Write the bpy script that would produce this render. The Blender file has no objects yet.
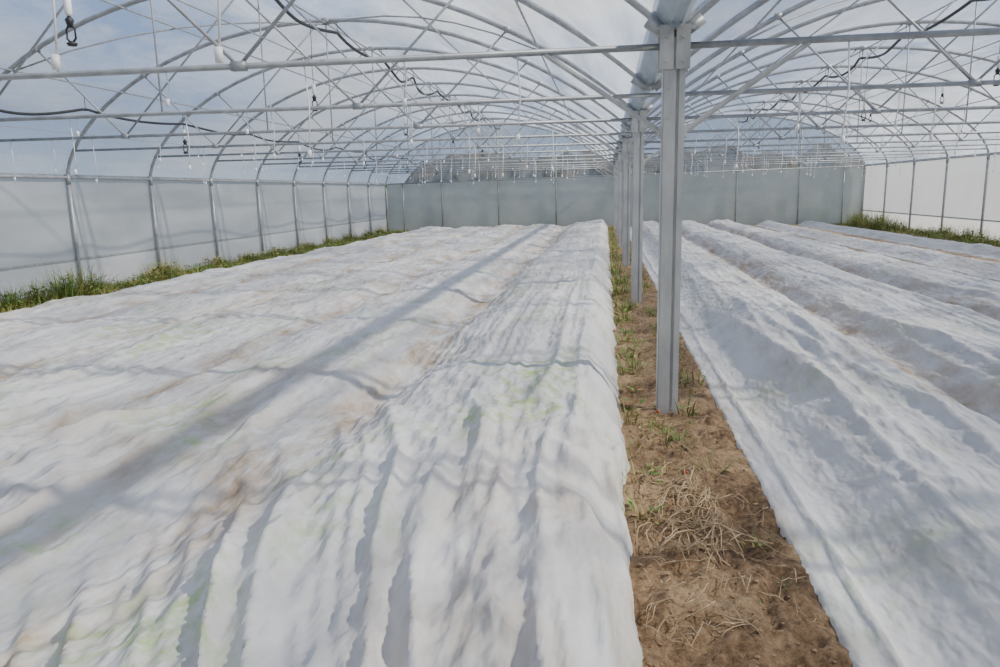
import bpy, math, random
import numpy as np
from mathutils import Vector, Matrix
random.seed(7)
rng=np.random.RandomState(11)
SC=bpy.context.scene
COL=SC.collection

# ------------------------------------------------------------ layout (metres)
XL,XC,XR=-9.5,0.42,10.3          # left wall, gutter line, right wall
YF,YB=-5.0,32.5                  # front / back gable
ZL,ZR,ZG,ZA=1.9,2.2,2.42,4.3     # eaves left/right, valley gutter, ridge
ZT=2.36                          # tie bars
FR=[YF+2.5*i for i in range(16)] # frames

def g(x,y):
    x=np.asarray(x,float); y=np.asarray(y,float)
    return -0.003*np.clip(y,0,40)-0.085*np.clip(-x/9.5,0,1.2)

def arch_pts(side,n=28):
    if side<0: xo,xi,zo=XL,XC,ZL
    else: xo,xi,zo=XR,XC,ZR
    xm=(xo+xi)/2; h=abs(xo-xi)/2
    pts=[]
    for i in range(n+1):
        th=-math.pi/2+math.pi*i/n
        s=math.sin(th); c=max(0,1-s*s)
        x=xm+s*h*(1 if xi>xo else -1)
        if s<0: z=zo+(ZA-zo)*c**0.62
        else:   z=ZG+(ZA-ZG)*c**0.93
        pts.append((x,z))
    return pts
def arch_z(side,x):
    if side<0: xo,xi,zo=XL,XC,ZL
    else: xo,xi,zo=XR,XC,ZR
    xm=(xo+xi)/2; h=abs(xo-xi)/2
    s=min(1,abs(x-xm)/h); c=1-s*s
    outer=(x-xm)*(xo-xm)>0
    return zo+(ZA-zo)*c**0.62 if outer else ZG+(ZA-ZG)*c**0.93

# ------------------------------------------------------------ noise
P=rng.permutation(4096)
GA=rng.rand(4096)*2*np.pi
def perlin(x,y,seed=0):
    x=np.asarray(x,float); y=np.asarray(y,float)
    xi=np.floor(x).astype(int); yi=np.floor(y).astype(int)
    fx=x-xi; fy=y-yi
    u=fx*fx*fx*(fx*(fx*6-15)+10); v=fy*fy*fy*(fy*(fy*6-15)+10)
    def gr(ix,iy,dx,dy):
        a=GA[P[(P[(ix+seed*131)&4095]+iy)&4095]]
        return np.cos(a)*dx+np.sin(a)*dy
    a=gr(xi,yi,fx,fy); b=gr(xi+1,yi,fx-1,fy)
    c=gr(xi,yi+1,fx,fy-1); d=gr(xi+1,yi+1,fx-1,fy-1)
    return (a*(1-u)+b*u)*(1-v)+(c*(1-u)+d*u)*v
def fbm(x,y,o=3,seed=0):
    r=0;a=1
    for i in range(o):
        r=r+a*perlin(x*2**i,y*2**i,seed+i); a*=.5
    return r
def ridge(u,v,seed,sharp=3.2):
    n=np.abs(perlin(u,v,seed))*sharp
    return np.exp(-n**1.35*2.3)
def sstep(a,b,x):
    t=np.clip((x-a)/(b-a),0,1); return t*t*(3-2*t)

# ------------------------------------------------------------ materials
def mat(name):
    m=bpy.data.materials.new(name); m.use_nodes=True
    nt=m.node_tree; nt.nodes.clear()
    out=nt.nodes.new('ShaderNodeOutputMaterial')
    return m,nt,out
def N(nt,t,**k):
    n=nt.nodes.new(t)
    for a,b in k.items():
        if a in n.inputs.keys(): n.inputs[a].default_value=b
        else: setattr(n,a,b)
    return n
def coords(nt,scale=(1,1,1)):
    tc=nt.nodes.new('ShaderNodeTexCoord'); mp=nt.nodes.new('ShaderNodeMapping')
    mp.inputs['Scale'].default_value=scale
    nt.links.new(tc.outputs['Object'],mp.inputs['Vector'])
    return mp.outputs['Vector']
def noise(nt,vec,scale,detail=4,rough=.55,dist=0):
    n=nt.nodes.new('ShaderNodeTexNoise'); n.inputs['Scale'].default_value=scale
    n.inputs['Detail'].default_value=detail; n.inputs['Roughness'].default_value=rough
    n.inputs['Distortion'].default_value=dist
    nt.links.new(vec,n.inputs['Vector']); return n.outputs['Fac']
def ramp(nt,fac,stops):
    r=nt.nodes.new('ShaderNodeValToRGB'); e=r.color_ramp.elements
    while len(e)<len(stops): e.new(0.5)
    for i,(p,c) in enumerate(stops):
        e[i].position=p; e[i].color=(c[0],c[1],c[2],1)
    nt.links.new(fac,r.inputs['Fac']); return r.outputs['Color']
def math_(nt,op,a,b=None,c=None,clamp=False):
    n=nt.nodes.new('ShaderNodeMath'); n.operation=op; n.use_clamp=clamp
    for i,x in enumerate((a,b,c)):
        if x is None: continue
        if isinstance(x,(int,float)): n.inputs[i].default_value=x
        else: nt.links.new(x,n.inputs[i])
    return n.outputs[0]
def bump(nt,h,strength=.3,dist=.02):
    b=nt.nodes.new('ShaderNodeBump'); b.inputs['Strength'].default_value=strength
    b.inputs['Distance'].default_value=dist
    nt.links.new(h,b.inputs['Height']); return b.outputs['Normal']
def simple(name,stops,scale=8,rough=.7,metal=0,bs=.2,bd=.01,vs=(1,1,1)):
    m,nt,out=mat(name); v=coords(nt,vs); f=noise(nt,v,scale)
    p=N(nt,'ShaderNodeBsdfPrincipled',Roughness=rough,Metallic=metal)
    nt.links.new(ramp(nt,f,stops),p.inputs['Base Color'])
    nt.links.new(bump(nt,f,bs,bd),p.inputs['Normal'])
    nt.links.new(p.outputs[0],out.inputs[0]); return m

M_steel=simple('galvanised_steel',[(.3,(.34,.345,.335)),(.7,(.50,.505,.49))],10,.5,.12,.05,vs=(1,1,.3))
M_steelT=simple('galvanised_tube',[(.3,(.26,.27,.28)),(.7,(.40,.415,.425))],9,.45,.3,.03)
M_black=simple('black_polyethylene',[(.3,(.012,.012,.014)),(.7,(.03,.03,.033))],20,.5)
M_white=simple('white_plastic',[(.3,(.75,.76,.76)),(.7,(.85,.85,.85))],20,.4)
M_tomato=simple('tomato_skin',[(.3,(.45,.03,.01)),(.7,(.65,.12,.03))],10,.45)
M_straw=simple('dry_straw',[(.3,(.24,.16,.085)),(.7,(.58,.44,.27))],12,.85)
M_grass=simple('weed_green',[(.25,(.04,.11,.015)),(.5,(.10,.20,.03)),(.75,(.26,.30,.06))],3,.7)
M_grassY=simple('weed_yellow',[(.3,(.16,.18,.05)),(.7,(.45,.36,.14))],3,.8)
M_clod=simple('soil_clod',[(.3,(.15,.09,.05)),(.7,(.36,.23,.13))],20,.95,0,.5)
M_field=simple('field_grass',[(.3,(.05,.09,.025)),(.7,(.13,.16,.06))],.8,.95,0,.5,.05)
M_hedge=simple('hedge_foliage',[(.3,(.025,.030,.014)),(.5,(.08,.07,.035)),(.7,(.20,.13,.07))],1.2,.95,0,.8,.2)

def soil_mat():
    m,nt,out=mat('bare_soil'); v=coords(nt)
    f1=noise(nt,v,2.2,6,.6); f2=noise(nt,v,28,8,.75)
    a=math_(nt,'MULTIPLY',math_(nt,'ADD',f1,f2),.5)
    c=ramp(nt,a,[(.36,(.06,.034,.017)),(.44,(.21,.125,.06)),(.52,(.40,.255,.135)),(.63,(.62,.44,.26))])
    p=N(nt,'ShaderNodeBsdfPrincipled',Roughness=.95)
    nt.links.new(c,p.inputs['Base Color'])
    nt.links.new(bump(nt,f2,1,.05),p.inputs['Normal'])
    nt.links.new(p.outputs[0],out.inputs[0]); return m
M_soil=soil_mat()

def film(name,colr,trans,dif=.25,nscale=1.2,stretch=(1,.3,1),var=.12,tint=(.93,.96,1),gloss=.06):
    m,nt,out=mat(name); v=coords(nt,stretch)
    f=noise(nt,v,nscale,6,.65,.6)
    f2=noise(nt,v,nscale*7,4,.6)
    tr=N(nt,'ShaderNodeBsdfTransparent'); tr.inputs[0].default_value=(*tint,1)
    tl=N(nt,'ShaderNodeBsdfTranslucent'); tl.inputs[0].default_value=(*colr,1)
    df=N(nt,'ShaderNodeBsdfDiffuse'); df.inputs[0].default_value=(*colr,1)
    gl=N(nt,'ShaderNodeBsdfGlossy',Roughness=.2); gl.inputs[0].default_value=(.9,.9,.9,1)
    nb=bump(nt,f2,.35,.03)
    for n in (tl,df,gl): nt.links.new(nb,n.inputs['Normal'])
    a=N(nt,'ShaderNodeMixShader'); a.inputs[0].default_value=dif
    nt.links.new(tl.outputs[0],a.inputs[1]); nt.links.new(df.outputs[0],a.inputs[2])
    b=N(nt,'ShaderNodeMixShader')
    mr=N(nt,'ShaderNodeMapRange'); mr.inputs['From Min'].default_value=.38; mr.inputs['From Max'].default_value=.62
    mr.inputs['To Min'].default_value=trans-var; mr.inputs['To Max'].default_value=trans+var
    nt.links.new(f,mr.inputs['Value']); nt.links.new(mr.outputs[0],b.inputs[0])
    nt.links.new(a.outputs[0],b.inputs[1]); nt.links.new(tr.outputs[0],b.inputs[2])
    c=N(nt,'ShaderNodeMixShader'); c.inputs[0].default_value=gloss
    nt.links.new(b.outputs[0],c.inputs[1]); nt.links.new(gl.outputs[0],c.inputs[2])
    nt.links.new(c.outputs[0],out.inputs[0]); return m
M_roof=film('clear_polythene',(.76,.85,.95),.60,nscale=.8,var=.24,tint=(.90,.95,1))
M_side=film('milky_polythene',(.62,.65,.69),.07,.4,1.0,(1,.6,.4),.04)
M_skirt=film('white_skirt_film',(.80,.81,.82),.04,.4,2,(1,.5,.5),.03)
M_back=film('hazy_end_polythene',(.68,.73,.72),.14,.4,1.0,(.5,1,.5),.08,(.92,.95,.95))

def fleece_mat():
    m,nt,out=mat('crop_fleece_fabric')
    v=coords(nt)
    at=N(nt,'ShaderNodeAttribute',attribute_name='dirt_shade')
    ag=N(nt,'ShaderNodeAttribute',attribute_name='green')
    web=noise(nt,v,300,2,.6)
    mid=noise(nt,coords(nt,(1.4,.5,1)),4.0,7,.62)
    base=ramp(nt,mid,[(.30,(.45,.435,.41)),(.44,(.56,.555,.55)),(.60,(.635,.635,.64))])
    n2=noise(nt,coords(nt,(1.5,.6,1)),2.4,8,.7,.2)
    r=ramp(nt,n2,[(.42,(0,0,0)),(.66,(1,1,1))])
    d=math_(nt,'MULTIPLY',at.outputs['Fac'],r,clamp=True)
    mx=N(nt,'ShaderNodeMix',data_type='RGBA')
    nt.links.new(d,mx.inputs[0]); nt.links.new(base,mx.inputs[6]); mx.inputs[7].default_value=(.36,.25,.14,1)
    ng=noise(nt,v,9,5,.65)
    gf=math_(nt,'MULTIPLY',ag.outputs['Fac'],ramp(nt,ng,[(.44,(0,0,0)),(.64,(1,1,1))]),clamp=True)
    mg=N(nt,'ShaderNodeMix',data_type='RGBA')
    nt.links.new(gf,mg.inputs[0]); nt.links.new(mx.outputs[2],mg.inputs[6]); mg.inputs[7].default_value=(.36,.47,.21,1)
    r1=noise(nt,coords(nt,(1.3,.35,1)),13,1,.5,.2)
    r2=noise(nt,coords(nt,(1.0,.6,1)),24,1,.5,.2)
    h=math_(nt,'ADD',math_(nt,'MULTIPLY',r1,1.0),math_(nt,'MULTIPLY',r2,.45))
    h=math_(nt,'MULTIPLY_ADD',web,.04,h)
    nb=bump(nt,h,.75,.026)
    df=N(nt,'ShaderNodeBsdfDiffuse'); tl=N(nt,'ShaderNodeBsdfTranslucent')
    for n in (df,tl):
        nt.links.new(mg.outputs[2],n.inputs[0]); nt.links.new(nb,n.inputs['Normal'])
    s=N(nt,'ShaderNodeMixShader'); s.inputs[0].default_value=.08
    nt.links.new(df.outputs[0],s.inputs[1]); nt.links.new(tl.outputs[0],s.inputs[2])
    nt.links.new(s.outputs[0],out.inputs[0]); return m
M_fleece=fleece_mat()

# ------------------------------------------------------------ mesh helpers
class MB:
    def __init__(s): s.v=[];s.f=[];s.m=[]
    def tube(s,pts,r,n=8,mi=0,cap=True):
        pts=[Vector(p) for p in pts]; base=len(s.v)
        for i,p in enumerate(pts):
            if i==0: d=pts[1]-p
            elif i==len(pts)-1: d=p-pts[i-1]
            else: d=(pts[i+1]-p).normalized()+(p-pts[i-1]).normalized()
            d.normalize()
            ref=Vector((0,0,1)) if abs(d.z)<.95 else Vector((0,1,0))
            a=d.cross(ref).normalized(); b=d.cross(a)
            rr=r[i] if isinstance(r,(list,tuple)) else r
            for k in range(n):
                t=2*math.pi*k/n
                s.v.append(tuple(p+a*math.cos(t)*rr+b*math.sin(t)*rr))
        for i in range(len(pts)-1):
            for k in range(n):
                A=base+i*n+k; B=base+i*n+(k+1)%n
                s.f.append((A,B,B+n,A+n)); s.m.append(mi)
        if cap:
            s.f.append(tuple(base+k for k in range(n))[::-1]); s.m.append(mi)
            e=base+(len(pts)-1)*n
            s.f.append(tuple(e+k for k in range(n))); s.m.append(mi)
    def box(s,c,d,mi=0,M=None):
        b=len(s.v)
        for z in (-1,1):
            for y in (-1,1):
                for x in (-1,1):
                    p=Vector((x*d[0]/2,y*d[1]/2,z*d[2]/2))
                    if M is not None: p=M@p
                    s.v.append(tuple(p+Vector(c)))
        for f in ((0,2,3,1),(4,5,7,6),(0,1,5,4),(2,6,7,3),(0,4,6,2),(1,3,7,5)):
            s.f.append(tuple(b+i for i in f)); s.m.append(mi)
    def prism(s,prof,z0,z1,mi=0):
        b=len(s.v); n=len(prof)
        for z in (z0,z1):
            for (x,y) in prof: s.v.append((x,y,z))
        for k in range(n):
            k2=(k+1)%n; s.f.append((b+k,b+k2,b+n+k2,b+n+k)); s.m.append(mi)
        s.f.append(tuple(b+k for k in range(n))[::-1]); s.m.append(mi)
        s.f.append(tuple(b+n+k for k in range(n))); s.m.append(mi)
    def quad(s,a,b,c,d,mi=0):
        i=len(s.v); s.v+= [tuple(a),tuple(b),tuple(c),tuple(d)]; s.f.append((i,i+1,i+2,i+3)); s.m.append(mi)
    def tri(s,a,b,c,mi=0):
        i=len(s.v); s.v+= [tuple(a),tuple(b),tuple(c)]; s.f.append((i,i+1,i+2)); s.m.append(mi)
    def sphere(s,c,r,mi=0,nu=10,nv=6,sc=(1,1,1)):
        b=len(s.v)
        for j in range(nv+1):
            ph=math.pi*j/nv
            for i in range(nu):
                t=2*math.pi*i/nu
                s.v.append((c[0]+r*sc[0]*math.sin(ph)*math.cos(t),c[1]+r*sc[1]*math.sin(ph)*math.sin(t),c[2]+r*sc[2]*math.cos(ph)))
        for j in range(nv):
            for i in range(nu):
                i2=(i+1)%nu
                s.f.append((b+j*nu+i,b+(j+1)*nu+i,b+(j+1)*nu+i2,b+j*nu+i2)); s.m.append(mi)
    def mesh(s,name,mats,smooth=False):
        me=bpy.data.meshes.new(name); me.from_pydata(s.v,[],s.f)
        for m in mats: me.materials.append(m)
        me.polygons.foreach_set('material_index',s.m)
        me.polygons.foreach_set('use_smooth',[smooth]*len(s.f))
        me.update(); return me
def obj(name,me,loc=(0,0,0)):
    o=bpy.data.objects.new(name,me); o.location=loc; COL.objects.link(o); return o
def grid_mesh(name,X,Y,Z,mats,attrs=None,smooth=True,midx=None):
    r,c=X.shape
    me=bpy.data.meshes.new(name)
    co=np.stack([X,Y,Z],-1).reshape(-1,3)
    idx=np.arange(r*c).reshape(r,c)
    q=np.stack([idx[:-1,:-1],idx[:-1,1:],idx[1:,1:],idx[1:,:-1]],-1).reshape(-1,4)
    me.vertices.add(len(co)); me.vertices.foreach_set('co',co.ravel())
    me.loops.add(q.size); me.loops.foreach_set('vertex_index',q.ravel().astype(np.int32))
    me.polygons.add(len(q)); me.polygons.foreach_set('loop_start',(np.arange(len(q))*4).astype(np.int32))
    for m in mats: me.materials.append(m)
    if midx is not None: me.polygons.foreach_set('material_index',midx.ravel().astype(np.int32))
    me.update(calc_edges=True)
    me.polygons.foreach_set('use_smooth',[smooth]*len(q))
    if attrs:
        for k,a in attrs.items():
            at=me.attributes.new(k,'FLOAT','POINT'); at.data.foreach_set('value',a.ravel().astype(np.float32))
    me.validate()
    return me

# ------------------------------------------------------------ ground
xs=np.array(sorted(set(np.round(np.concatenate([np.arange(XL,-.1,.6),np.arange(-.1,1.05,.018),np.arange(1.1,XR,.2),[XR]]),3))))
ys=[-5.0]
while ys[-1]<YB: ys.append(min(YB,ys[-1]+max(.02,.009*max(ys[-1],0)) if ys[-1]>1 else ys[-1]+.25))
ys=np.array(ys)
X,Y=np.meshgrid(xs,ys)
def aisle_h(x,y):
    a=sstep(-.05,.15,x)*(1-sstep(.70,.90,x))
    return a*(.035+.035*fbm(x*3,y*2,3,5)+.05*fbm(x*11,y*11,4,9))
Z=g(X,Y)+aisle_h(X,Y)
gap=np.exp(-((X-5.6)/.25)**2)+np.exp(-((X-7.2)/.25)**2)+np.exp(-((X-8.95)/.3)**2)
Z=Z+gap*.03*fbm(X*4,Y*4,3,4)
obj('floor',grid_mesh('floor',X,Y,Z,[M_soil]))
def floor_z(x,y):
    return float(g(x,y)+aisle_h(np.array(float(x)),np.array(float(y))))
X,Y=np.meshgrid(np.linspace(-70,70,60),np.linspace(-40,110,60))
Z=-.45+.3*fbm(X*.05,Y*.05,2,3)*sstep(12,25,np.hypot(X,np.maximum(0,np.abs(Y-14)-19)))+sstep(36,100,Y)*3.0
obj('field_ground',grid_mesh('field_ground',X,Y,Z,[M_field]))

# ------------------------------------------------------------ fleece
def ygrid(y0,y1,st=.017):
    ys=[y0]
    while ys[-1]<y1: ys.append(ys[-1]+max(st,.0050*max(ys[-1],0)))
    ys[-1]=y1
    return np.array(ys)
def finish(name,X,Y,h,x0,x1,seed,val,hum,rag=1.0,grn=.5):
    e=sstep(0,.12,X-x0)*sstep(0,.12,x1-X)
    X2=X+rag*(.07*perlin(Y*1.1,Y*0+3,seed+15)+.05*perlin(Y*3.5,Y*0+1,seed+16))*(1-sstep(0,.35,np.minimum(X-x0,x1-X)))
    hb=.012+.05*(1-e)*np.abs(perlin(Y*3.5,X*2,seed+17))*rag
    Z=g(X2,Y)+np.maximum(h,0)+hb
    soil=g(X2,Y)+aisle_h(X2,Y)
    Z=np.where((X2>-.05)&(X2<.95),np.maximum(Z,soil+.012),Z)
    for c in (0,-1): Z[:,c]=soil[:,c]-.015
    dirt_shade=np.clip(val*1.0+.45*sstep(.0,.45,perlin(X*.6,Y*.22,seed+18))+.45*(1-sstep(0,.14,np.minimum(X-x0,x1-X))),0,1)  # brown stains; on the right sheet also furrow shade painted into the colour
    green=grn*sstep(-.05,.35,perlin(X*1.3,Y*.9,seed+19))*hum*(1-.6*sstep(4,12,Y))
    return obj(name,grid_mesh(name,X2,Y,Z,[M_fleece],{'dirt_shade':dirt_shade,'green':green}))
def wrinkles(X,Y,e,seed,A,B,C):
    wx=.35*perlin(X*.7,Y*.35,seed+5); wy=.5*perlin(X*.5,Y*.5,seed+4)
    h=A*1.0*ridge((X+wx)*2.6,(Y+wy)*.22,seed+6,2.6)
    h=h+A*.55*ridge((X+wx*.8)*5,(Y+wy)*.40,seed+8,2.6)
    for k,(ang,f,amp) in enumerate(((58,2.4,1.),(32,2.8,.8),(75,4.5,.55),(20,3.6,.7),(150,5,.3),(48,6,.5))):
        a=math.radians(ang); U=X*math.cos(a)+Y*math.sin(a); V=-X*math.sin(a)+Y*math.cos(a)
        U=U+.15*perlin(X*.8+k,Y*.8,seed+30+k)
        mask=sstep(-.15,.35,perlin(X*.55+9*k,Y*.4,seed+40+k))
        h=h+B*amp*mask*ridge(U*f,V*f*.12,seed+50+k,3.2)
    for k,(ang,f) in enumerate(((12,8.5),(40,8),(65,9),(-18,7.5))):
        a=math.radians(ang); U=X*math.cos(a)+Y*math.sin(a); V=-X*math.sin(a)+Y*math.cos(a)
        U=U+.06*perlin(X*1.3+k,Y*1.3,seed+70+k)
        mask=sstep(-.1,.4,perlin(X*.9+5*k,Y*.7,seed+75+k))
        h=h+C*mask*ridge(U*f,V*f*.12,seed+90+k,2.6)
    return e*h
def folds(ph,Y,seed,fy=.3,wob=.35):
    p=ph+wob*perlin(ph*.35,Y*fy,seed)+.3*wob*perlin(ph*.8,Y*fy*2.0,seed+1)
    k=np.floor(p+.5)
    wid=.20+.09*perlin(k*.917,Y*.4,seed+5)
    c=np.exp(-(np.abs(p-k)/wid)**1.45)
    amp=.10+1.4*sstep(-.3,.4,perlin(k*.731,Y*fy*1.1,seed+2))
    return c*amp
# --- wide left sheet
x0,x1=-7.95,.115
X,Y=np.meshgrid(np.linspace(x0,x1,int((x1-x0)/.0160)),ygrid(.2,31.9))
Xw=X+.16*perlin(X*.5,Y*.28,101)+.07*perlin(X*1.2,Y*.9,102)
edge_r=sstep(-.02,.26,x1-X+.07*perlin(Y*1.5,Y*0,98)); edge_l=sstep(0,.5,X-x0)
edge_r=edge_r*sstep(-.002,.012,x1-X)
plate=.155+.05*perlin(X*.45,Y*.35,103)
near=1-sstep(3.2,5.8,Y)
mid=1-sstep(5,14,Y)
val=0*X
for (vx,dep,wd) in ((-1.62,.16,.36),(-3.2,.06,.28),(-4.75,.05,.26),(-6.35,.05,.26)):
    q=np.exp(-((Xw-vx)/wd)**2); dd=dep*(1+1.0*perlin(Y*.5,Y*0+vx,104))*(1-.65*near)
    plate=plate-dd*q; val=np.maximum(val,q**1.3)
bed1=sstep(-1.8,-.95,Xw)
plate=plate+bed1*(.12+.05*perlin(Y*.6,Y*0+2,105))*(1-.3*near)
plate=plate+.045*perlin(X*1.1,Y*.8,106)+.030*perlin(X*2.1,Y*1.4,107)
h=plate*edge_r*edge_l
e=sstep(0,.10,X-x0)*sstep(0,.05,x1-X)
b1=sstep(-2.15,-1.35,Xw)*sstep(0,.14,x1-X)
h=h+wrinkles(X,Y,e,110,.014,.028,.012)
fan=(X-.15)/(Y+.95)/.056+.7*perlin(X*.9,Y*.5,159)
h=h+b1*near*.046*folds(fan,Y,160,.30,.8)
h=h+b1*near*.020*folds(fan*1.9+.3,Y,170,.40,.9)
h=h+b1*near*.024*ridge((X*.9+Y*.43)*2.4,(Y*.9-X*.43)*.35,171,3.0)
h=h+b1*near*.020*ridge((X*.9-Y*.35)*3.2,(Y*.9+X*.35)*.35,173,3.0)
h=h+b1*(1-near)*(.020*mid+.005)*folds(X/.19,Y,165,.35,.6)
h=h+b1*(.009*mid+.003)*folds(X/.085,Y,168,.5,.6)
h=h+(1-b1)*e*(.045*near+.028*mid)*folds((X+.10*Y)/.42,Y,180,.25,.7)
h=h+(1-b1)*e*(.020*near+.014*mid+.003)*folds((X-.12*Y)/.20,Y,185,.30,.7)
fl=sstep(-.55,-.18,X)*sstep(0,.03,x1-X)
h=h+fl*.036*ridge(Y*2.6+X*1.0+.5*perlin(X*2,Y,140),X*1.0,141,2.4)
h=np.maximum(h,.004)
finish('crop_fleece',X,Y,h,x0,x1,100,val,sstep(.05,.16,plate),.9,.95)
# --- right sheets
def right_sheet(x0,x1,vals,H,seed,lip,ys,dx=.018):
    X,Y=np.meshgrid(np.linspace(x0,x1,int((x1-x0)/dx)),ygrid(ys,31.9))
    Xw=X+.04*perlin(X*.6,Y*.3,seed+1)*sstep(0,.4,X-x0)*sstep(0,.4,x1-X)
    el=sstep(lip,lip+.50,X-x0+.06*perlin(Y*.9,Y*0,seed+61)); er=sstep(0.02,.35,x1-X)
    pl=H*(1+.25*perlin(X*.4,Y*.3,seed+3)); val=0*X
    for vx in vals:
        q=np.exp(-((Xw-vx)/.24)**2); dd=1.1*H*(1+.1*perlin(Y*.5,Y*0+vx,seed+4))
        pl=pl-dd*q; val=np.maximum(val,q**.9)  # furrow mask: tints the valleys with soiling and painted-in shade
    pl=pl+.014*perlin(X*1.3,Y*.5,seed+6)+.010*perlin(X*2.4,Y*.9,seed+7)
    h=pl*el*er
    fv=1-.6*val
    e=sstep(0,.08,X-x0)*sstep(0,.08,x1-X)*fv
    h=h+wrinkles(X,Y,e*(.06+.94*el),seed+10,.018,.017,.010)
    nr=(1-sstep(4,14,Y))
    h=h+e*el*(.034*nr+.013)*folds((X+.07*Y)/.30,Y,seed+80,.22,.6)
    h=h+e*el*(.018*nr+.006)*folds((X-.04*Y)/.14,Y,seed+85,.30,.6)
    if lip>0.05:
        c=.145+.03*perlin(Y*.8,Y*0,seed+60)
        h=h+.040*np.exp(-((X-x0-c)/.018)**2)+.010*(1-sstep(c-.03,c,X-x0))
    finish('crop_fleece',X,Y,np.maximum(h,.004),x0,x1,seed,val,sstep(.05,.14,pl),.25 if lip>.05 else 1,.35)
right_sheet(.775,5.30,(2.42,4.0),.20,200,.22,.3)
right_sheet(6.0,6.90,(),.13,300,.0,1.0,.03)
right_sheet(7.65,8.55,(),.12,400,.0,1.0,.03)

# ------------------------------------------------------------ covers
def span_cover(side):
    pts=arch_pts(side,40)
    ys=np.arange(YF,YB+.001,.3125)
    px=np.array([p[0] for p in pts]); pz=np.array([p[1] for p in pts])
    X,Y=np.meshgrid(px,ys); Z=np.tile(pz,(len(ys),1))
    ph=((Y-YF)/2.5)%1
    sag=.05*np.sin(np.pi*ph)**1*np.clip((Z-2.3)/1,0,1)
    Z=Z+.035-sag
    X=X+np.sign(X-XC)*.035*(Z<3)
    return X,Y,Z
ce=bpy.data.objects.new('ceiling',None); COL.objects.link(ce)
for sd,nm in ((-1,'film_span_left'),(1,'film_span_right')):
    X,Y,Z=span_cover(sd)
    o=obj(nm,grid_mesh(nm,X,Y,Z,[M_roof])); o.parent=ce

def side_wall(name,x,zt,sgn):
    ys=np.arange(YF,YB+.001,.15625)
    zs=np.concatenate([np.linspace(-.45,.40,5),np.linspace(.46,zt,14)])
    Y,Z=np.meshgrid(ys,zs)
    X=x+sgn*(.06+.02*perlin(Y*.8,Z*.7,31)+.012*perlin(Y*3,Z*1.2,33))
    m=np.ones((len(zs)-1,len(ys)-1)); m[:4]=0
    return obj(name,grid_mesh(name,X,Y,Z,[M_skirt,M_side],midx=m))
side_wall('wall_left',XL,ZL+.03,-1)
side_wall('wall_right',XR,ZR+.03,1)

def rail_z(x): return ZL+(ZR-ZL)*(x-XL)/(XR-XL)
def end_wall(name,y):
    pl=arch_pts(-1,30); pr=arch_pts(1,30)[::-1]
    px=np.array([p[0] for p in pl]+[p[0] for p in pr[1:]]); pz=np.array([p[1] for p in pl]+[p[1] for p in pr[1:]])
    rows=[]
    zl=np.array([rail_z(a) for a in px]); zl=np.minimum(zl,pz)
    for k in range(9): rows.append(-.45+(zl+.45)*k/8)
    for k in range(1,7): rows.append(zl+(pz+.02-zl)*k/6)
    Z=np.array(rows); X=np.tile(px,(len(rows),1))
    Y=y+.02*perlin(X*1.3,Z*.8,44)+.01*perlin(X*5,Z*2,45)
    m=np.zeros((len(rows)-1,len(px)-1)); m[8:]=1
    return obj(name,grid_mesh(name,X,Y,Z,[M_back,M_roof],midx=m))
end_wall('wall_back',YB+.09)
end_wall('wall_front',YF-.09)

# ------------------------------------------------------------ frames
def truss_mesh():
    b=MB()
    for sd in (-1,1):
        pts=arch_pts(sd,36)
        b.tube([(x,0,z) for x,z in pts],.032,10)
        xo=XL if sd<0 else XR; xm=(xo+XC)/2
        xe=xo
        for i in range(400):
            xx=xo+(xm-xo)*i/400
            if arch_z(sd,xx)>=ZT: xe=xx;break
        b.tube([(xe,0,ZT),(XC,0,ZT)],.021,8)
        b.tube([(xm,0,ZT),(xm,0,ZA)],.011,6)
        for q in (-1,1):
            xt=xm+q*2.1
            b.tube([(xt,0,ZT),(xm+q*.12,0,ZA-.02)],.013,6)
            xa=xm+q*3.3
            b.tube([(xt,0,ZT),(xa,0,arch_z(sd,xa))],.013,6)
            b.box((xt,0,ZT),(.10,.05,.06)); b.box((xa,0,arch_z(sd,xa)),(.08,.07,.07))
        b.box((xm,0,ZA),(.12,.07,.08))
        b.box((XC+sd*.10,0,ZG+.05),(.16,.07,.07),M=Matrix.Rotation(-sd*.6,3,'Y'))
    return b.mesh('truss',[M_steelT],True)
TM=truss_mesh()
for y in FR: obj('roof_truss',TM,(0,y,0))

def post_mesh():
    b=MB(); w,d=.068,.06
    prof=[(-w,-d+.012),(-w+.008,-d+.012),(-w+.008,-d),(.012,-d),(.014,-d+.014),(.030,-d+.014),(.032,-d),(w,-d),(w,-d+.02),(w-.014,-d+.022),(w-.014,d-.022),(w,d-.02),(w,d),(-w,d)]
    b.prism(prof,-.2,2.42)
    for q in (-1,1):
        b.box((q*.050,-.068,2.36),(.085,.012,.26))
        b.box((q*.050,.068,2.36),(.085,.012,.26))
        b.tube([(q*.07,0,1.86),(q*.80,0,ZT)],.016,8)
        b.box((q*.078,0,1.86),(.02,.09,.07))
        for z in (2.28,2.42): b.tube([(q*.05,-.085,z),(q*.05,-.066,z)],.012,6)
    for z in (2.12,1.95): b.tube([(-.03,-.068,z),(-.03,-.05,z)],.010,6)
    b.box((0,0,2.47),(.24,.14,.02))
    return b.mesh('post',[M_steel])
PM=post_mesh()
for y in FR[::2]: obj('steel_post',PM,(XC,y,float(g(XC,y))))

b=MB()
gp=[(-.11,.09),(-.10,.09),(-.055,.015),(.055,.015),(.10,.09),(.11,.09),(.065,0),(-.065,0)]
n=len(gp)
for y in (YF,YB):
    for (x,z) in gp: b.v.append((XC+x,y,ZG+.075+z))
for k in range(n):
    k2=(k+1)%n; b.f.append((k,k2,n+k2,n+k)); b.m.append(0)
obj('valley_gutter',b.mesh('valley_gutter',[M_steel]))

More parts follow.
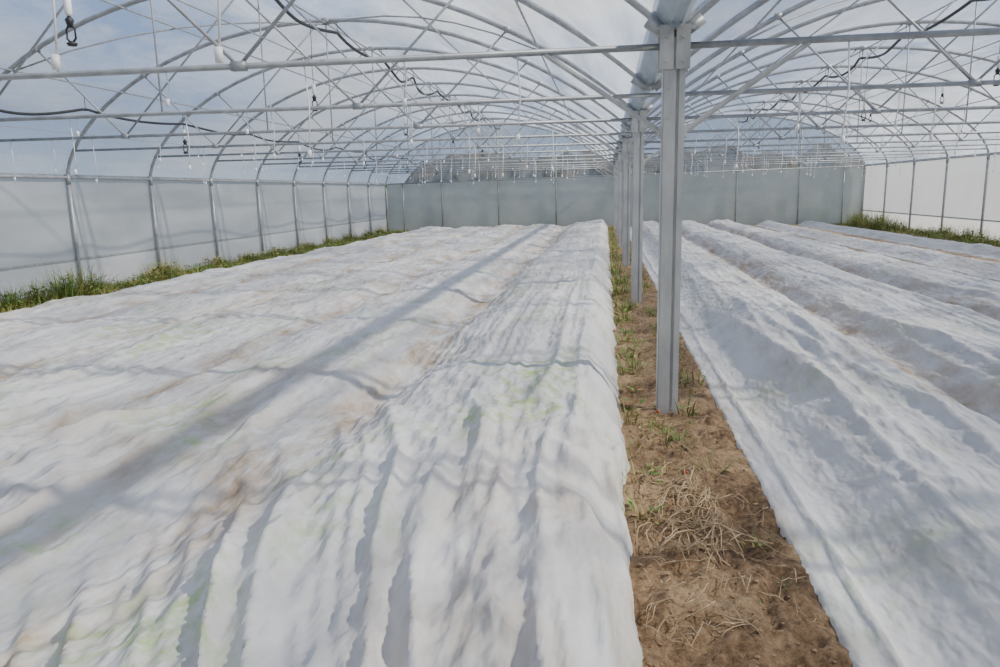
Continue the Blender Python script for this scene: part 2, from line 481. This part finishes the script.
for x,zt,sg in ((XL,ZL,-1),(XR,ZR,1)):
    b=MB(); b.tube([(0,0,-.35),(0,0,zt)],.034,10)
    b.tube([(0,0,zt-.12),(0,0,zt+.06)],.041,10)
    me=b.mesh('side_post',[M_steelT],True)
    for y in FR: obj('side_post',me,(x,y,0))
for x,zt,sg in ((XL,ZL,-1),(XR,ZR,1)):
    b=MB(); b.tube([(x,YF,zt),(x,YB,zt)],.024,8)
    b.box((x+sg*.045,(YF+YB)/2,zt+.03),(.02,YB-YF,.05))
    b.box((x+sg*.045,(YF+YB)/2,.44),(.015,YB-YF,.035))
    obj('eave_rail',b.mesh('eave_rail',[M_steelT]))
for sd in (-1,1):
    b=MB(); xo=XL if sd<0 else XR; xm=(xo+XC)/2
    for q in (-3.7,-1.9,0,1.9,3.7):
        z=arch_z(sd,xm+q)-.045
        b.tube([(xm+q,YF,z),(xm+q,YB,z)],.0135,6)
    for q in (-2.6,2.6):
        b.tube([(xm+q,YF,ZT+.03),(xm+q,YB,ZT+.03)],.004,4)
    obj('roof_purlins',b.mesh('roof_purlins',[M_steelT],True))
b=MB()
for sd in (-1,1):
    xo=XL if sd<0 else XR; xm=(xo+XC)/2
    for (qa,ya,qb,yb) in ((-3.7,10,0,12.5),(3.7,10,0,12.5),(-3.7,27.5,0,30),(3.7,27.5,0,30),(-3.7,0,0,2.5),(3.7,0,0,2.5)):
        P_=[]
        for i in range(7):
            t=i/6; q=qa+(qb-qa)*t; P_.append((xm+q,ya+(yb-ya)*t,arch_z(sd,xm+q)-.06))
        b.tube(P_,.013,6)
obj('wind_bracing',b.mesh('wind_bracing',[M_steelT],True))
for nm,y in (('gable_frame',YB),('gable_frame',YF)):
    b=MB()
    for sd in (-1,1):
        xo=XL if sd<0 else XR
        for k in range(1,4):
            x=xo+(XC-xo)*k/4
            b.tube([(x,y,-.3),(x,y,arch_z(sd,x))],.03,8)
    b.tube([(XL,y-.03,rail_z(XL)),(XR,y-.03,rail_z(XR))],.024,8)
    for x in (XL+.75,XR-.75): b.tube([(x,y,-.3),(x,y,rail_z(x))],.025,8)
    obj(nm,b.mesh(nm,[M_steelT],True))

# ------------------------------------------------------------ irrigation
def pipe(name,x,z,sag,seed,r=.019):
    b=MB(); pts=[]
    for i in range(0,301):
        y=YF+.3+(YB-YF-.6)*i/300
        ph=((y-YF)/2.5)%1
        s=math.sin(math.pi*ph)
        k=math.floor((y-YF)/2.5)
        rr=random.Random(k*13+seed).random()
        pts.append((x+.10*math.sin(y*.9+seed)*s,y,z-sag*(.35+rr)*s))
    b.tube(pts,r,8)
    for y in FR[1:-1]: b.tube([(x,y,z-.02),(x,y,z+.18)],.005,4)
    obj(name,b.mesh(name,[M_black],True))
pipe('irrigation_pipe',-4.35,4.10,.20,1,.026)
pipe('irrigation_pipe',5.3,4.10,.20,5,.026)
pipe('irrigation_pipe',-7.2,2.75,.14,9)
def sprinkler(D):
    b=MB()
    b.tube([(0,0,-.02),(.01,0,-D*.35),(-.005,0,-D*.7),(0,0,-D)],.005,5,0)
    z=-D
    b.tube([(0,0,z+.02),(0,0,z),(0,0,z-.13),(0,0,z-.15)],[.014,.03,.03,.014],10,1)
    b.tube([(0,0,z-.15),(0,0,z-.18),(0,0,z-.24)],[.014,.036,.02],10,0)
    for q in (-1,1): b.tube([(q*.014,0,z-.22),(q*.04,0,z-.26),(q*.04,0,z-.33),(q*.012,0,z-.36)],.009,6,0)
    b.tube([(0,0,z-.35),(0,0,z-.37),(0,0,z-.39)],[.014,.046,.034],12,0)
    return b.mesh('sprinkler',[M_black,M_white],True)
SPM=sprinkler(1.0); SPS=sprinkler(.12)
for x in (-4.5,5.36):
    for k in range(6):
        obj('hanging_sprinkler',SPM,(x,.68+5.5*k,4.18))
for (x,zz) in ((-7.2,2.76),(8.0,arch_z(1,8.0)-.05)):
    for k in range(6):
        obj('hanging_sprinkler',SPS,(x,10.0+5*k if x>0 else 7.5+5*k,zz))
b=MB()
for sd in (-1,1):
    xo=XL if sd<0 else XR; xm=(xo+XC)/2
    for q in (-3.6,-2.6,-1.3,0,1.3,2.6,3.6):
        for k in range(18):
            y=3+k*1.7+random.uniform(-.5,.5); L=random.uniform(.12,.6); x=xm+q
            y=min(FR,key=lambda f:abs(f-y))
            x+=random.uniform(-.4,.4)
            b.tube([(x,y,ZT+.025),(x+.02,y,ZT-L*.5),(x,y+.01,ZT-L)],.005,4)
            b.tube([(x,y,ZT-L),(x,y,ZT-L-.05)],.015,6)
obj('crop_training_strings',b.mesh('strings',[M_white],True))

# ------------------------------------------------------------ plants
def blade(b,x,y,z,L,az,lean,w,mi):
    px,py,pz=x,y,z; a=lean*.4
    d=(math.cos(az),math.sin(az)); s=(-d[1],d[0])
    prev=None; n=4
    for i in range(n+1):
        t=i/n; ww=w*(1-t*.92)*.5*(1.0 if i else .7)
        cur=((px+s[0]*ww,py+s[1]*ww,pz),(px-s[0]*ww,py-s[1]*ww,pz))
        if prev: b.quad(prev[0],prev[1],cur[1],cur[0],mi)
        prev=cur; a+=lean*.45
        st=L/n; px+=d[0]*math.sin(a)*st; py+=d[1]*math.sin(a)*st; pz+=math.cos(a)*st
def leaf(b,x,y,z,L,az,tilt,w,mi):
    d=Vector((math.cos(az)*math.cos(tilt),math.sin(az)*math.cos(tilt),math.sin(tilt)))
    s=Vector((-math.sin(az),math.cos(az),0)); p=Vector((x,y,z))
    b.quad(p,p+d*L*.5+s*w*.5,p+d*L+Vector((0,0,-.1*L)),p+d*L*.5-s*w*.5,mi)
def tuft(b,x,y,z,r,H,n,pm=.3,lf=.3):
    for i in range(n):
        a=random.uniform(0,6.28); rr=r*math.sqrt(random.random())
        mi=1 if random.random()<pm else 0
        if random.random()>lf:
            blade(b,x+rr*math.cos(a),y+rr*math.sin(a),z-.01,H*random.uniform(.5,1.2),a+random.uniform(-.7,.7),random.uniform(.1,.7),.008+.008*random.random(),mi)
        else:
            leaf(b,x+rr*math.cos(a),y+rr*math.sin(a),z+H*random.uniform(0,.6),min(.09,H*.4),a,random.uniform(-.2,.8),min(.05,H*.22),mi)
b=MB()
y=6.0
while y<32:
    for k in range(5):
        x=XL+.3+abs(random.gauss(0,.42))
        H=random.choice([.08,.12,.14,.18,.25])
        tuft(b,x,y+random.uniform(-.2,.2),float(g(x,y)),.17,H,28,.35)
    y+=.18
for (x,y,H) in ((-9.1,11.6,.6),(-9.0,12.0,.5),(-8.9,11.2,.48),(-9.0,10.8,.4),(-9.1,10.3,.4),(-9.1,14.6,.5),(-9.0,14.2,.4),(-8.9,13.6,.28),(-9.1,16.5,.38),(-9.1,18.2,.3),(-9.1,20,.35),(-9.1,24,.4),(-9.1,26,.45),(-9.1,22,.35),(-9.1,28,.45),(-9.1,30,.5)):
    for k in range(4): tuft(b,x+random.uniform(-.12,.2),y+random.uniform(-.2,.2),float(g(x,y)),.16,H,70,.35 if y<13.2 else .7)
obj('weed_strip',b.mesh('weed_strip',[M_grass,M_grassY]))
b=MB(); y=10
while y<32:
    for k in range(5):
        x=XR-.3-abs(random.gauss(0,.5)); tuft(b,x,y,float(g(x,y)),.18,random.choice([.12,.18,.28]),28,.45)
    y+=.22
for (x,y,H) in ((9.6,28,.75),(9.3,29.5,.7),(9.7,26.5,.45),(9.8,24,.4),(9.8,22,.45),(9.7,19,.45),(9.6,30.5,.75),(9.2,27.5,.65),(9.5,27,.6),(9.0,28.6,.6)):
    for k in range(5): tuft(b,x+random.uniform(-.25,.2),y+random.uniform(-.3,.3),float(g(x,y)),.22,H,70,.55)
obj('weed_strip',b.mesh('weed_strip',[M_grass,M_grassY]))
b=MB()
for i in range(340):
    y=random.uniform(3.0,31)
    x=random.choice([random.uniform(.15,.26),random.uniform(.16,.36),random.uniform(.5,.70)])
    if y<9 and random.random()<.35: continue
    tuft(b,x,y,floor_z(x,y),.08,random.uniform(.05,.17),18,.55)
for i in range(40):
    x=random.uniform(.16,.7); y=random.uniform(2.5,8); tuft(b,x,y,floor_z(x,y),.02,.035,7,.1,.6)
for (x,y,H,n) in ((.38,4.35,.06,50),(.30,4.5,.05,40),(.44,4.25,.05,30),(.22,8.6,.2,50),(.3,9.4,.16,50),(.2,10.6,.25,50),(.28,12,.25,50),(.2,13.5,.3,50),(.62,9.0,.12,30),(.22,6.3,.09,30),(.2,7.4,.14,40)):
    tuft(b,x,y,floor_z(x,y),.13,H,n,.35)
obj('aisle_weeds',b.mesh('aisle_weeds',[M_grass,M_grassY]))
b=MB()
def stalk(cx,cy,L,az,up,r):
    pts=[];x,y=cx-L/2*math.cos(az),cy-L/2*math.sin(az)
    c=random.uniform(-1.2,1.2)
    for i in range(6):
        t=i/5; xx=min(max(x,.14),.75)
        pts.append((xx,y,floor_z(xx,y)+.010+up*math.sin(math.pi*t)*1.0+random.uniform(0,.01)))
        a=az+c*(t-.5); x+=L/5*math.cos(a); y+=L/5*math.sin(a)
    b.tube(pts,[r,r,r*.9,r*.8,r*.6,r*.4],5)
for i in range(120):
    stalk(random.gauss(.40,.07),random.gauss(3.3,.22),random.uniform(.12,.38),random.gauss(1.3,.8),random.uniform(.0,.06),random.uniform(.0014,.0034))
for i in range(50):
    stalk(random.uniform(.15,.5),random.uniform(2.3,3.0),random.uniform(.06,.25),random.uniform(0,6.28),random.uniform(0,.03),random.uniform(.001,.0025))
for i in range(900):
    stalk(random.uniform(.17,.72),random.uniform(2.4,18),random.uniform(.03,.2),random.uniform(0,6.28),random.uniform(0,.02),random.uniform(.001,.0026))
obj('dried_stalks',b.mesh('dried_stalks',[M_straw],True))
b=MB()
for i in range(600):
    y=2+14*random.random()**1.5; x=random.uniform(.14,.74); r=random.uniform(.003,.011)
    b.sphere((x,y,floor_z(x,y)+r*.1),r,0,5,3,(random.uniform(.8,1.4),random.uniform(.8,1.3),random.uniform(.5,.8)))
obj('soil_clods',b.mesh('soil_clods',[M_clod]))
b=MB()
for (x,y) in ((.30,4.62),(.36,4.9),(.33,4.3),(.42,3.75),(.25,5.6)):
    r=random.uniform(.008,.011)
    b.sphere((x,y,floor_z(x,y)+r*.8),r,0,10,7,(1,1,.85))
    b.tri((x-.006,y,floor_z(x,y)+r*1.66),(x+.006,y,floor_z(x,y)+r*1.66),(x,y+.01,floor_z(x,y)+r*1.7),1)
obj('fallen_tomatoes',b.mesh('fallen_tomatoes',[M_tomato,M_grass],True))
xs=np.linspace(-13,15,130); vs=np.linspace(0,1,26)
Xh,V=np.meshgrid(xs,vs)
top=(3.9+1.0*perlin(Xh*.2,Xh*0,71)+.8*perlin(Xh*.6,Xh*0,72))*(.35+.65*sstep(-13,-8,Xh)*(1-sstep(10,15,Xh)))
ang=V*math.pi
Yh=39-1.8*np.cos(ang)*(1+.3*perlin(Xh*.7,V*5,73))+.5*perlin(Xh*1.5,V*8,75)
Zh=-.6+top*np.sin(ang)**.55+.35*perlin(Xh*1.8,V*9,74)*np.sin(ang)
obj('hedgerow',grid_mesh('hedgerow',Xh,Yh,Zh,[M_hedge]))

# ------------------------------------------------------------ world, sun, camera
w=bpy.data.worlds.new('sky'); SC.world=w; w.use_nodes=True
nt=w.node_tree; nt.nodes.clear()
out=nt.nodes.new('ShaderNodeOutputWorld'); bg=nt.nodes.new('ShaderNodeBackground')
tc=nt.nodes.new('ShaderNodeTexCoord'); sep=nt.nodes.new('ShaderNodeSeparateXYZ')
nt.links.new(tc.outputs['Generated'],sep.inputs[0])
c1=ramp(nt,sep.outputs['Z'],[(0,(.66,.77,.92)),(.2,(.28,.48,.88)),(.8,(.08,.22,.68))])
mp=nt.nodes.new('ShaderNodeMapping'); mp.inputs['Scale'].default_value=(1,1,3)
nt.links.new(tc.outputs['Generated'],mp.inputs[0])
cl=noise(nt,mp.outputs[0],2.2,6,.6)
cr=ramp(nt,cl,[(.46,(0,0,0)),(.60,(1,1,1))])
mx=nt.nodes.new('ShaderNodeMix'); mx.data_type='RGBA'
nt.links.new(cr,mx.inputs[0]); nt.links.new(c1,mx.inputs[6]); mx.inputs[7].default_value=(1.0,1.0,1.0,1)
nt.links.new(mx.outputs[2],bg.inputs[0]); bg.inputs[1].default_value=.80
nt.links.new(bg.outputs[0],out.inputs[0])
L=bpy.data.lights.new('sun','SUN'); L.energy=7.4; L.angle=math.radians(1.5); L.color=(1,.90,.77)
so=bpy.data.objects.new('sun',L); COL.objects.link(so)
az=math.radians(98); el=math.radians(41)
d=Vector((math.sin(az)*math.cos(el),math.cos(az)*math.cos(el),math.sin(el)))
so.rotation_euler=d.to_track_quat('Z','Y').to_euler(); so.location=(20,10,20)

cam=bpy.data.cameras.new('camera'); co=bpy.data.objects.new('camera',cam); COL.objects.link(co)
cam.sensor_width=36; cam.lens=27; cam.clip_start=.05; cam.clip_end=300
p=math.radians(10.74); yw=math.radians(8.05)
F=Vector((-math.sin(yw)*math.cos(p),math.cos(yw)*math.cos(p),-math.sin(p)))
R=Vector((math.cos(yw),math.sin(yw),0)); U=R.cross(F).normalized()
k=.021
R2=(R-U*k).normalized(); U2=(U+R*k).normalized()
M=Matrix((R2,U2,-F)).transposed().to_4x4(); M.translation=Vector((0,0,1.5))
co.matrix_world=M
SC.camera=co
